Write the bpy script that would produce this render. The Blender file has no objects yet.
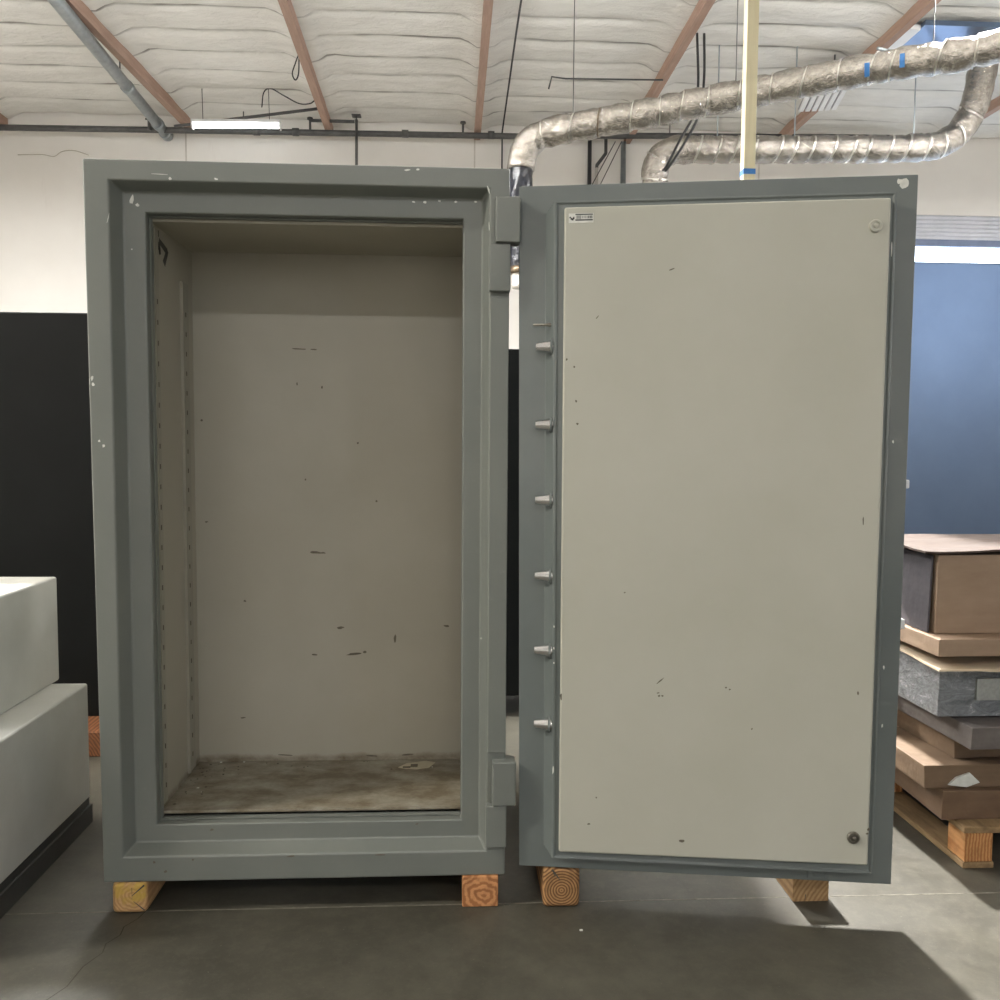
import bpy, bmesh, math, random
from mathutils import Vector, Matrix, noise
random.seed(7)
C = bpy.context.scene.collection
sc = bpy.context.scene

# ------------------------------------------------------------------ materials
def lin(c):
    return tuple((v/12.92 if v <= .04045 else ((v+.055)/1.055)**2.4) for v in (x/255. for x in c)) + (1.,)

class NT:
    def __init__(self, name):
        self.m = bpy.data.materials.new(name); self.m.use_nodes = True
        self.t = self.m.node_tree; self.b = self.t.nodes['Principled BSDF']
        self.tc = self.t.nodes.new('ShaderNodeTexCoord')
    def n(self, typ, **kw):
        x = self.t.nodes.new(typ)
        for k, v in kw.items():
            if k in x.inputs: x.inputs[k].default_value = v
            else: setattr(x, k, v)
        return x
    def l(self, a, b): self.t.links.new(a, b)
    def noise(self, scale, detail=4, rough=.55, stretch=None, coord='Object', dist=0.):
        co = self.tc.outputs[coord]
        if stretch:
            mp = self.n('ShaderNodeMapping'); mp.inputs['Scale'].default_value = stretch
            self.l(co, mp.inputs['Vector']); co = mp.outputs['Vector']
        t = self.n('ShaderNodeTexNoise', Scale=scale, Detail=detail, Roughness=rough, Distortion=dist)
        self.l(co, t.inputs['Vector']); return t.outputs['Fac']
    def ramp(self, fac, stops):
        r = self.n('ShaderNodeValToRGB'); e = r.color_ramp.elements
        while len(e) < len(stops): e.new(.5)
        for i, (p, c) in enumerate(stops): e[i].position = p; e[i].color = c
        self.l(fac, r.inputs['Fac']); return r.outputs['Color']
    def mix(self, fac, a, b, mode='MIX'):
        x = self.n('ShaderNodeMix', data_type='RGBA', blend_type=mode)
        for k, v in ((0, fac), (6, a), (7, b)):
            if hasattr(v, 'links') or hasattr(v, 'is_linked'): self.l(v, x.inputs[k])
            else: x.inputs[k].default_value = v
        return x.outputs[2]
    def bump(self, h, strength=.2, dist=.01):
        x = self.n('ShaderNodeBump', Strength=strength, Distance=dist)
        self.l(h, x.inputs['Height']); self.l(x.outputs['Normal'], self.b.inputs['Normal'])
    def set(self, color=None, rough=.5, metal=0., spec=None):
        if color is not None:
            if hasattr(color, 'is_linked'): self.l(color, self.b.inputs['Base Color'])
            else: self.b.inputs['Base Color'].default_value = color
        if hasattr(rough, 'is_linked'): self.l(rough, self.b.inputs['Roughness'])
        else: self.b.inputs['Roughness'].default_value = rough
        self.b.inputs['Metallic'].default_value = metal
        if spec is not None: self.b.inputs['Specular IOR Level'].default_value = spec
        return self.m
BW = lambda v: (v, v, v, 1.)

def mottled(name, c1, c2, scale=6, rough=.5, metal=0., bump=0., bscale=60, bdist=.004, spec=None, stretch=None):
    k = NT(name)
    col = k.ramp(k.noise(scale, 5, .6, stretch), [(.3, lin(c1)), (.7, lin(c2))])
    if bump: k.bump(k.noise(bscale, 3), bump, bdist)
    return k.set(col, rough, metal, spec)

M = {}
def build_materials():
    # hammered grey-green enamel
    k = NT('grey_enamel')
    col = k.ramp(k.noise(3, 5, .6), [(.3, lin((113, 117, 112))), (.7, lin((121, 124, 118)))])
    col = k.mix(k.ramp(k.noise(38, 6, .75), [(.60, BW(0)), (.72, BW(.35))]), col, lin((134, 137, 130)))
    k.bump(k.noise(140, 3), .10, .002)
    M['enamel'] = k.set(col, k.ramp(k.noise(8, 4), [(.3, BW(.30)), (.7, BW(.42))]), 0, .55)
    k = NT('door_enamel')
    col = k.ramp(k.noise(3, 5, .6), [(.3, lin((104, 111, 109))), (.7, lin((112, 118, 116)))])
    k.bump(k.noise(9, 4, .6), .12, .010)
    M['door'] = k.set(col, .17, 0, .7)
    # putty coloured enamel
    k = NT('putty_enamel')
    col = k.ramp(k.noise(2.2, 6, .6), [(.3, lin((176, 175, 161))), (.7, lin((184, 183, 171)))])
    sp = k.ramp(k.noise(11, 8, .8, None, 'Object', .6), [(.70, BW(0)), (.78, BW(.5))])
    col = k.mix(sp, col, lin((168, 164, 148)))
    k.bump(k.noise(170, 2), .05, .001)
    M['putty'] = k.set(col, .34, 0, .5)
    k = NT('liner_enamel')
    col = k.ramp(k.noise(2.2, 6, .6), [(.3, lin((163, 158, 143))), (.7, lin((172, 168, 154)))])
    # rust and dirt gathered along the floor line and on the floor
    sx = k.n('ShaderNodeSeparateXYZ'); k.l(k.tc.outputs['Object'], sx.inputs[0])
    mr = k.n('ShaderNodeMapRange', **{'From Min': .262, 'From Max': .30, 'To Min': .76, 'To Max': 0.}); k.l(sx.outputs['Z'], mr.inputs['Value'])
    dn = k.noise(7, 8, .7, (1, 1.5, 1.2))
    mu = k.n('ShaderNodeMath', operation='MULTIPLY'); k.l(mr.outputs[0], mu.inputs[0]); k.l(dn, mu.inputs[1])
    fac = k.ramp(mu.outputs[0], [(.22, BW(0)), (.46, BW(.9))])
    col = k.mix(fac, col, lin((96, 82, 60)))
    mk = k.ramp(k.noise(16, 6, .75, (1, 1, 3)), [(.72, BW(0)), (.80, BW(.5))])
    col = k.mix(mk, col, lin((128, 120, 102)))
    M['liner'] = k.set(col, .45, 0, .45)
    M['standard'] = mottled('standard_enamel', (150, 146, 132), (160, 156, 143), 9, .45)
    M['slot'] = mottled('slot_dark', (62, 54, 43), (78, 68, 55), 30, .8)
    M['chrome'] = mottled('bright_steel', (222, 223, 224), (240, 240, 241), 30, .24, 1.)
    M['steel_dark'] = mottled('worn_steel', (120, 116, 108), (160, 156, 148), 60, .28, 1.)
    M['chip'] = mottled('bare_primer_chip', (205, 206, 198), (232, 232, 225), 60, .6)
    M['scuff'] = mottled('dark_scuff', (84, 78, 66), (112, 105, 90), 60, .7)
    M['marker'] = mottled('marker_ink', (66, 66, 62), (80, 79, 73), 60, .6)
    M['paper'] = mottled('old_paper', (176, 168, 145), (208, 200, 178), 20, .8)
    M['sticker'] = mottled('sticker_white', (205, 206, 198), (228, 228, 222), 40, .5)
    M['sticker_ink'] = mottled('sticker_ink', (40, 42, 42), (66, 68, 66), 80, .5)
    M['sticker_grey'] = mottled('sticker_grey', (140, 142, 138), (160, 162, 156), 80, .5)
    # timber end grain + sides
    def timber(name, c1, c2, cx=0., cz=.05, paint=None, scale=34., dist=2.0, rough=.75):
        k = NT(name)
        mp = k.n('ShaderNodeMapping'); mp.inputs['Location'].default_value = (-cx, 0, -cz); mp.inputs['Scale'].default_value = (1, .06, 1)
        k.l(k.tc.outputs['Object'], mp.inputs['Vector'])
        w = k.n('ShaderNodeTexWave', wave_type='RINGS', rings_direction='Y', Scale=scale, Distortion=dist, Detail=3.)
        w.inputs['Detail Scale'].default_value = 1.4
        k.l(mp.outputs['Vector'], w.inputs['Vector'])
        col = k.ramp(w.outputs['Fac'], [(.15, lin(c1)), (.75, lin(c2))])
        nz = k.noise(24, 6, .7)
        col = k.mix(k.ramp(nz, [(.45, BW(0)), (.7, BW(.55))]), col, lin(tuple(int(v*.78) for v in c1)))
        if paint:
            pn = k.ramp(k.noise(13, 4, .5), [(.46, BW(0)), (.54, BW(.8))])
            sy = k.n('ShaderNodeSeparateXYZ'); k.l(k.tc.outputs['Object'], sy.inputs[0])
            pn = k.mix(1., pn, k.ramp(sy.outputs['Y'], [(.004, BW(1)), (.012, BW(0))]), 'MULTIPLY')
            col = k.mix(pn, col, lin(paint))
        k.bump(w.outputs['Fac'], .25, .002)
        return k.set(col, rough)
    M['wood_a'] = timber('timber_yellow_end', (184, 142, 96), (206, 166, 116), .01, .05, (200, 166, 74), 30, 5)
    M['wood_b'] = timber('timber_orange_end', (160, 104, 62), (204, 146, 96), .01, .03, None, 16, 10)
    M['wood_c'] = timber('timber_ringed_end', (112, 76, 42), (178, 136, 90), 0, .05, None, 40, 1.2)
    M['wood_d'] = timber('timber_tan_end', (150, 116, 78), (182, 148, 104), .2, -.1, None, 26, 2)
    M['wood_dark'] = timber('timber_brown', (104, 62, 36), (146, 94, 58), .2, -.1, None, 26, 3)
    M['pallet'] = mottled('pallet_wood', (120, 96, 66), (164, 136, 98), 7, .8, 0, .3, 50, .003, None, (5, 1, 5))
    M['pallet_block'] = timber('pallet_block_wood', (170, 112, 62), (204, 150, 96), .02, .05, None, 30, 3)
    M['beam'] = mottled('fir_beam', (152, 124, 110), (172, 144, 128), 5, .75, 0, .2, 30, .004, None, (6, .5, 6))
    M['post'] = mottled('pale_post_wood', (212, 202, 166), (226, 217, 184), 4, .6, 0, .1, 40, .003, None, (8, 8, .4))
    # insulation
    k = NT('white_insulation')
    col = k.ramp(k.noise(1.4, 5, .6, (1, 2.5, 1)), [(.3, lin((216, 214, 208))), (.7, lin((232, 230, 225)))])
    sx = k.n('ShaderNodeSeparateXYZ'); k.l(k.tc.outputs['Object'], sx.inputs[0])
    md = k.n('ShaderNodeMath', operation='FRACT'); dv = k.n('ShaderNodeMath', operation='DIVIDE'); dv.inputs[1].default_value = .61
    k.l(sx.outputs['Y'], dv.inputs[0]); k.l(dv.outputs[0], md.inputs[0])
    seam = k.ramp(md.outputs[0], [(.0, BW(1)), (.03, BW(.9)), (.06, BW(0)), (1., BW(0))])
    brk = k.ramp(k.noise(.9, 3, .6, (1, 1.6, 1)), [(.42, BW(.15)), (.62, BW(.9))])
    col = k.mix(k.mix(1., seam, brk, 'MULTIPLY'), col, lin((108, 102, 95)))
    k.bump(k.noise(5, 6, .65, (1, 2.2, 1), 'Object', .5), .55, .06)
    M['insul'] = k.set(col, .6, 0, .3)
    k = NT('painted_wall')
    col = k.ramp(k.noise(.5, 5, .6), [(.3, lin((222, 218, 212))), (.7, lin((233, 230, 225)))])
    st = k.ramp(k.noise(1.2, 6, .7, (3, 3, .5)), [(.62, BW(0)), (.8, BW(.25))])
    M['wall'] = k.set(k.mix(st, col, lin((190, 182, 170))), .8)
    # concrete floor
    k = NT('polished_concrete')
    col = k.ramp(k.noise(.9, 7, .65), [(.28, lin((54, 52, 45))), (.5, lin((74, 71, 62))), (.75, lin((98, 95, 84)))])
    col = k.mix(k.ramp(k.noise(7, 8, .75), [(.35, BW(.5)), (.6, BW(0))]), col, lin((56, 54, 46)))
    col = k.mix(k.ramp(k.noise(24, 7, .8), [(.46, BW(0)), (.64, BW(.4))]), col, lin((98, 94, 83)))
    col = k.mix(k.ramp(k.noise(90, 3, .8), [(.66, BW(0)), (.74, BW(.35))]), col, lin((158, 154, 142)))
    # winding cracks and scratch lines
    v = k.n('ShaderNodeTexVoronoi', feature='DISTANCE_TO_EDGE', Scale=.55); 
    wv = k.n('ShaderNodeMix', data_type='RGBA'); nn = k.n('ShaderNodeTexNoise', Scale=3., Detail=5.)
    k.l(k.tc.outputs['Object'], nn.inputs['Vector']); wv.inputs[0].default_value = .18
    k.l(k.tc.outputs['Object'], wv.inputs[6]); k.l(nn.outputs['Color'], wv.inputs[7]); k.l(wv.outputs[2], v.inputs['Vector'])
    col = k.mix(k.ramp(v.outputs['Distance'], [(.0, BW(.0)), (.0012, BW(0))]), col, lin((52, 48, 42)))
    sv = k.n('ShaderNodeTexVoronoi', feature='DISTANCE_TO_EDGE', Scale=.9)
    mp = k.n('ShaderNodeMapping'); mp.inputs['Scale'].default_value = (1, .25, 1); mp.inputs['Rotation'].default_value = (0, 0, .6); mp.inputs['Location'].default_value = (3.1, .7, 0)
    k.l(k.tc.outputs['Object'], mp.inputs['Vector']); k.l(mp.outputs['Vector'], sv.inputs['Vector'])
    col = k.mix(k.ramp(sv.outputs['Distance'], [(.0, BW(.0)), (.0008, BW(0))]), col, lin((140, 136, 124)))
    k.bump(k.noise(40, 4, .6), .06, .003)
    M['floor'] = k.set(col, k.ramp(k.noise(3, 6, .7), [(.3, BW(.38)), (.7, BW(.6))]), 0, .45)
    M['joint'] = mottled('joint_filler', (92, 88, 78), (134, 130, 118), 40, .8)
    M['joint_dark'] = mottled('joint_gap', (44, 42, 37), (70, 66, 58), 9, .9)
    # foil
    k = NT('crinkled_foil')
    col = k.ramp(k.noise(18, 5, .7), [(.3, lin((138, 132, 124))), (.7, lin((190, 185, 177)))])
    k.bump(k.noise(13, 5, .7, None, 'Object', 1.6), .55, .04)
    M['foil'] = k.set(col, .27, 1.)
    M['foil_band'] = mottled('foil_tape', (196, 192, 184), (222, 219, 212), 40, .30, .9, .6, 60, .01)
    M['black_plastic'] = mottled('black_plastic_wrap', (24, 26, 32), (34, 37, 46), 12, .28, 0, .5, 14, .03)
    M['faint'] = mottled('faint_wire', (168, 160, 146), (184, 176, 162), 20, .7)
    M['clamp'] = mottled('clamp_band', (96, 82, 66), (126, 110, 90), 20, .4, .6)
    M['blue_tape'] = mottled('blue_tape', (52, 112, 178), (66, 128, 192), 20, .55)
    M['pipe'] = mottled('dark_iron_pipe', (70, 70, 70), (92, 91, 90), 8, .5, .3)
    M['galv'] = mottled('galvanised_pipe', (140, 148, 152), (170, 176, 178), 8, .38, .7)
    M['cable'] = mottled('black_cable', (30, 30, 32), (46, 46, 48), 20, .5)
    M['conduit'] = mottled('painted_conduit', (186, 180, 172), (206, 200, 192), 9, .5)
    M['lamp_body'] = mottled('lamp_housing', (215, 216, 216), (232, 233, 233), 9, .4)
    k = NT('lit_tube'); k.set((1, 1, 1, 1), .4); k.b.inputs['Emission Color'].default_value = (.93, .97, 1, 1); k.b.inputs['Emission Strength'].default_value = 14.
    M['tube'] = k.m
    M['black_safe'] = mottled('black_enamel', (15, 17, 17), (20, 22, 22), 4, .5, 0, .1, 120, .002, .2)
    M['navy'] = mottled('navy_metallic_enamel', (110, 126, 150), (118, 135, 160), 3, .30, .85, .03, 50, .002, .8)  # metallic so the added front window's blue glare shows in it
    M['white_safe'] = mottled('white_enamel', (192, 191, 183), (206, 205, 198), 4, .45, 0, .08, 120, .002)
    M['plinth'] = mottled('dark_plinth', (52, 52, 49), (68, 67, 63), 9, .6, 0, .2, 30, .003)
    def card(name, c1, c2, rough=.75):
        return mottled(name, c1, c2, 6, rough, 0, .45, 11, .012, None, (1, 1, 4))
    M['card_tan'] = card('tan_cardboard', (148, 124, 102), (162, 138, 116))
    M['card_brown'] = card('brown_cardboard', (104, 84, 64), (122, 100, 78))
    M['card_red'] = card('reddish_cardboard', (98, 76, 57), (116, 92, 70))
    M['card_grey'] = card('greyed_cardboard', (94, 87, 84), (114, 107, 102))
    M['card_pale'] = card('pale_cardboard', (206, 186, 158), (222, 204, 178))
    M['card_lid'] = card('dusty_brown_cardboard', (74, 61, 54), (90, 74, 65))
    M['card_dark_inside'] = card('dark_carton_inside', (70, 66, 70), (84, 80, 84))
    k = NT('shrink_wrap')
    wv = k.ramp(k.noise(14, 7, .75, (1, 1, 2), 'Object', 1.5), [(.35, lin((104, 108, 112))), (.6, lin((146, 150, 154))), (.74, lin((222, 224, 226)))])  # palest streaks are film highlights put into the colour
    k.bump(k.noise(18, 6, .75, None, 'Object', 1.5), .9, .02)
    M['wrap'] = k.set(wv, .16, 0, .8)
    M['slat'] = mottled('door_slat', (196, 198, 206), (210, 212, 220), 4, .45)
    M['rail'] = mottled('door_rail', (96, 108, 134), (112, 124, 150), 4, .5)
    M['ground'] = mottled('outdoor_paving', (196, 192, 184), (212, 208, 200), .6, .9)
    M['vent'] = mottled('vent_white', (232, 232, 232), (242, 242, 242), 4, .4)
    M['vent_back'] = mottled('vent_backing', (150, 150, 152), (164, 164, 166), 4, .6)
build_materials()

# ------------------------------------------------------------------ mesh helpers
def obj(name, bm, mat, parent=None, smooth=False, bevel=0., segs=2, loc=None, rot=None, angle=.6):
    bmesh.ops.recalc_face_normals(bm, faces=bm.faces[:])
    me = bpy.data.meshes.new(name); bm.to_mesh(me); bm.free()
    for m in (mat if isinstance(mat, (list, tuple)) else [mat]): me.materials.append(m)
    o = bpy.data.objects.new(name, me); C.objects.link(o)
    if parent: o.parent = parent
    if loc: o.location = loc
    if rot: o.rotation_euler = rot
    if smooth:
        for p in me.polygons: p.use_smooth = True
    if bevel:
        b = o.modifiers.new('bevel', 'BEVEL'); b.width = bevel; b.segments = segs; b.limit_method = 'ANGLE'; b.angle_limit = angle
        for p in me.polygons: p.use_smooth = True
        w = o.modifiers.new('wn', 'WEIGHTED_NORMAL'); w.keep_sharp = True
    return o
def tag(o, label=None, cat=None, group=None, kind=None):
    if label: o['label'] = label
    if cat: o['category'] = cat
    if group: o['group'] = group
    if kind: o['kind'] = kind
    return o
def thing(name, label, cat, loc=(0, 0, 0), rot=(0, 0, 0), group=None):
    o = bpy.data.objects.new(name, None); C.objects.link(o); o.location = loc; o.rotation_euler = rot
    o.empty_display_size = .1
    return tag(o, label, cat, group)
def box(bm, x0, x1, y0, y1, z0, z1, mi=0, mat=None):
    vs = [bm.verts.new((x, y, z)) for x in (x0, x1) for y in (y0, y1) for z in (z0, z1)]
    if mat is not None:
        for v in vs: v.co = mat @ v.co
    fs = []
    for q in ((0, 1, 3, 2), (4, 6, 7, 5), (0, 4, 5, 1), (2, 3, 7, 6), (0, 2, 6, 4), (1, 5, 7, 3)):
        f = bm.faces.new([vs[i] for i in q]); f.material_index = mi; fs.append(f)
    return vs, fs
def boxobj(name, x0, x1, y0, y1, z0, z1, mat, parent=None, bevel=0., segs=2, loc=None, rot=None):
    bm = bmesh.new(); box(bm, x0, x1, y0, y1, z0, z1); return obj(name, bm, mat, parent, False, bevel, segs, loc, rot)
def rings(bm, loops, cap0=False, cap1=False):
    rs = []
    for (x0, x1, z0, z1, y) in loops:
        rs.append([bm.verts.new(c) for c in ((x0, y, z0), (x1, y, z0), (x1, y, z1), (x0, y, z1))])
    for a, b in zip(rs, rs[1:]):
        for i in range(4): bm.faces.new((a[i], a[(i+1) % 4], b[(i+1) % 4], b[i]))
    if cap0: bm.faces.new(rs[0])
    if cap1: bm.faces.new(rs[-1])
def catmull(pts, n):
    P = [Vector(p) for p in pts]; P = [2*P[0]-P[1]] + P + [2*P[-1]-P[-2]]; out = []
    for i in range(1, len(P)-2):
        a, b, c, d = P[i-1:i+3]
        for k in range(n):
            t = k/n
            out.append(.5*((2*b)+(c-a)*t+(2*a-5*b+4*c-d)*t*t+(3*b-a-3*c+d)*t**3))
    out.append(P[-2].copy()); return out
def tube(bm, path, r, n=10, rad=None, cap=True, mi=0):
    path = [Vector(p) for p in path]; prev = None; N = None; s = 0.
    for i, p in enumerate(path):
        t = (path[min(i+1, len(path)-1)]-path[max(i-1, 0)]).normalized()
        if N is None:
            N = t.orthogonal().normalized()
        N = (N - t*N.dot(t)).normalized(); B = t.cross(N)
        if i: s += (p-path[i-1]).length
        ring = []
        for k in range(n):
            a = 2*math.pi*k/n
            rr = rad(s, a, p) if rad else r
            ring.append(bm.verts.new(p+(N*math.cos(a)+B*math.sin(a))*rr))
        if prev:
            for k in range(n):
                f = bm.faces.new((prev[k], prev[(k+1) % n], ring[(k+1) % n], ring[k])); f.material_index = mi
        elif cap: bm.faces.new(ring[::-1]).material_index = mi
        prev = ring
    if cap: bm.faces.new(prev).material_index = mi
def tubeobj(name, pts, r, mat, parent=None, n=10, sub=1, smooth=True):
    bm = bmesh.new(); tube(bm, catmull(pts, sub) if sub > 1 else pts, r, n); return obj(name, bm, mat, parent, smooth)
def lathe_y(bm, prof, cx, cz, n=20):
    """prof: list of (radius, y)."""
    prev = None
    for r, y in prof:
        ring = [bm.verts.new((cx+r*math.cos(2*math.pi*k/n), y, cz+r*math.sin(2*math.pi*k/n))) for k in range(n)]
        if prev:
            for k in range(n): bm.faces.new((prev[k], prev[(k+1) % n], ring[(k+1) % n], ring[k]))
        else: bm.faces.new(ring)
        prev = ring
    bm.faces.new(prev)
def lathe_x(bm, prof, cy, cz, n=20):
    prev = None
    for r, x in prof:
        ring = [bm.verts.new((x, cy+r*math.cos(2*math.pi*k/n), cz+r*math.sin(2*math.pi*k/n))) for k in range(n)]
        if prev:
            for k in range(n): bm.faces.new((prev[k], prev[(k+1) % n], ring[(k+1) % n], ring[k]))
        else: bm.faces.new(ring)
        prev = ring
    bm.faces.new(prev)
def flake(bm, x, z, y, w, h, mi=0, ang=0., t=.0006):
    """a small irregular raised chip lying on a plane that faces -y"""
    n = 9; a = []; b = []
    for k in range(n):
        th = 2*math.pi*k/n; r = .55+.45*random.random()
        px, pz = math.cos(th)*w*.5*r, math.sin(th)*h*.5*r
        px, pz = px*math.cos(ang)-pz*math.sin(ang), px*math.sin(ang)+pz*math.cos(ang)
        a.append(bm.verts.new((x+px, y-t, z+pz))); b.append(bm.verts.new((x+px, y+.0004, z+pz)))
    f = bm.faces.new(a); f.material_index = mi
    for k in range(n):
        f = bm.faces.new((a[k], a[(k+1) % n], b[(k+1) % n], b[k])); f.material_index = mi

# ------------------------------------------------------------------ the setting
XL, XR, YF, YB, ZC = -9., 13., -11., 12.2, 6.47
BEAMS = [(-7.2, 0), (-4.30, -.045), (-2.12, .015), (.24, 0), (2.69, 0), (5.16, 0), (7.75, 0), (10.2, 0)]   # position at the back wall, drift per metre
def bx(b, y): return b[0]+b[1]*(YB-y)
def make_setting():
    bm = bmesh.new(); box(bm, XL-.2, XR+.2, YF-.2, YB+.2, -.2, 0); tag(obj('floor', bm, M['floor']), kind='structure')
    # sawn joints in the slab
    bm = bmesh.new()
    box(bm, -6, 6, .007, .0105, -.004, .0006)
    tag(obj('trim_1', bm, M['joint']), kind='structure')
    bm = bmesh.new(); P = [(-1.0, .03), (-1.012, -.03), (-1.035, -.07), (-1.03, -.11), (-1.052, -.15), (-1.045, -.19), (-1.07, -.25), (-1.075, -.33), (-1.12, -.42)]
    for (a, b), (c_, d_) in zip(P, P[1:]): bm.faces.new([bm.verts.new(v) for v in ((a-.0016, b, .0005), (c_-.0016, d_, .0005), (c_+.0016, d_, .0005), (a+.0016, b, .0005))])
    tag(obj('trim_2', bm, M['joint_dark']), kind='structure')
    # back wall with the open roller door at right
    DX0, DX1, DZ = 7.0, 11.6, 5.17
    bm = bmesh.new()
    box(bm, XL, DX0, YB, YB+.2, 0, ZC+.4); box(bm, DX1, XR, YB, YB+.2, 0, ZC+.4); box(bm, DX0, DX1, YB, YB+.2, DZ, ZC+.4)
    tag(obj('wall_back', bm, M['wall']), kind='structure')
    for i, x in enumerate((-4.4, .2, 4.9)):
        bm = bmesh.new(); box(bm, x-.012, x+.012, YB-.003, YB+.01, 0, 6.4); tag(obj('trim_%d' % (3+i), bm, M['conduit']), kind='structure')
    bm = bmesh.new(); box(bm, XL-.2, XL, YF-.2, YB+.2, 0, ZC+.4); tag(obj('wall_left', bm, M['wall']), kind='structure')
    bm = bmesh.new(); box(bm, XR, XR+.2, YF-.2, YB+.2, 0, ZC+.4); tag(obj('wall_right', bm, M['wall']), kind='structure')
    FZ0, FZ1, a, b = 2.6, 5.6, 8.2, 11.0
    bm = bmesh.new()
    box(bm, XL, a, YF-.2, YF, 0, ZC+.4); box(bm, b, XR, YF-.2, YF, 0, ZC+.4); box(bm, a, b, YF-.2, YF, 0, FZ0); box(bm, a, b, YF-.2, YF, FZ1, ZC+.4)
    tag(obj('wall_front', bm, M['wall']), kind='structure')
    bm = bmesh.new()
    for k in range(3):
        x = a+(b-a)*k/2; box(bm, x-.04, x+.04, YF-.14, YF-.06, FZ0, FZ1)
    for z in (FZ0+.03, (FZ0+FZ1)/2, FZ1-.03): box(bm, a, b, YF-.13, YF-.07, z-.03, z+.03)
    tag(obj('reflection_window', bm, M['lamp_body']), kind='structure')  # unseen window, added so blue sky reflects in the navy cabinet
    # ceiling: white faced insulation billowing between battens two feet apart
    def cz(x, y):
        f = (y/.61) % 1.
        d = min(abs(x-bx(b, y)) for b in BEAMS)
        z = ZC - .060*(1-abs(2*f-1)**5)
        z += .030*noise.noise((x*.9, y*2.0, 3.)) + .012*noise.noise((x*3., y*8., 9.))
        if d < .34:
            t_ = 1 if d < .10 else (1-(d-.10)/.24)**1.5
            z = z*(1-t_) + t_*(ZC-.125+.022*noise.noise((x*2, y*2.3, 5.)))
        return min(z, ZC+.02)
    bm = bmesh.new()
    xs = [XL-.2+.11*i for i in range(204)]; ys = [2.2+.061*i for i in range(165)]
    g = [[bm.verts.new((x, y, cz(x, y))) for y in ys] for x in xs]
    for i in range(len(xs)-1):
        for j in range(len(ys)-1): bm.faces.new((g[i][j], g[i][j+1], g[i+1][j+1], g[i+1][j]))
    box(bm, XL-.2, XR+.4, YF-.2, 2.25, ZC, ZC+.1); box(bm, XL-.2, XR+.4, 2.2, YB+.2, ZC+.1, ZC+.2)
    c = obj('ceiling', bm, M['insul'], smooth=True); tag(c, kind='structure')
    for i, x in enumerate(BEAMS):
        bm = bmesh.new(); v8, _ = box(bm, -.05, .05, YF, YB, 6.2, ZC-.02)
        for v in v8: v.co.x += bx(x, v.co.y)
        tag(obj('trim_%d' % (10+i), bm, M['beam']), kind='structure')
    # roller door
    bm = bmesh.new()
    z = DZ
    k = 0
    prof = []
    while z > 4.78:
        prof += [(z, YB+.05), (z-.012, YB+.035), (z-.03, YB+.02), (z-.052, YB+.03), (z-.066, YB+.055)]; z -= .068
    prev = None
    for zz, yy in prof:
        cur = (bm.verts.new((DX0-.05, yy, zz)), bm.verts.new((DX1+.05, yy, zz)))
        if prev: bm.faces.new((prev[0], prev[1], cur[1], cur[0]))
        prev = cur
    d = obj('door_1', bm, M['slat']); tag(d, kind='structure')
    md = d.modifiers.new('solid', 'SOLIDIFY'); md.thickness = .01
    bm = bmesh.new(); box(bm, DX0-.05, DX1+.05, YB, YB+.09, 4.66, 4.765)
    obj('bottom_rail', bm, M['rail'], d)
    bm = bmesh.new(); box(bm, -25, 40, YB+.2, 60, -.15, -.05); tag(obj('ground', bm, M['ground']), kind='structure')
make_setting()

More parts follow.
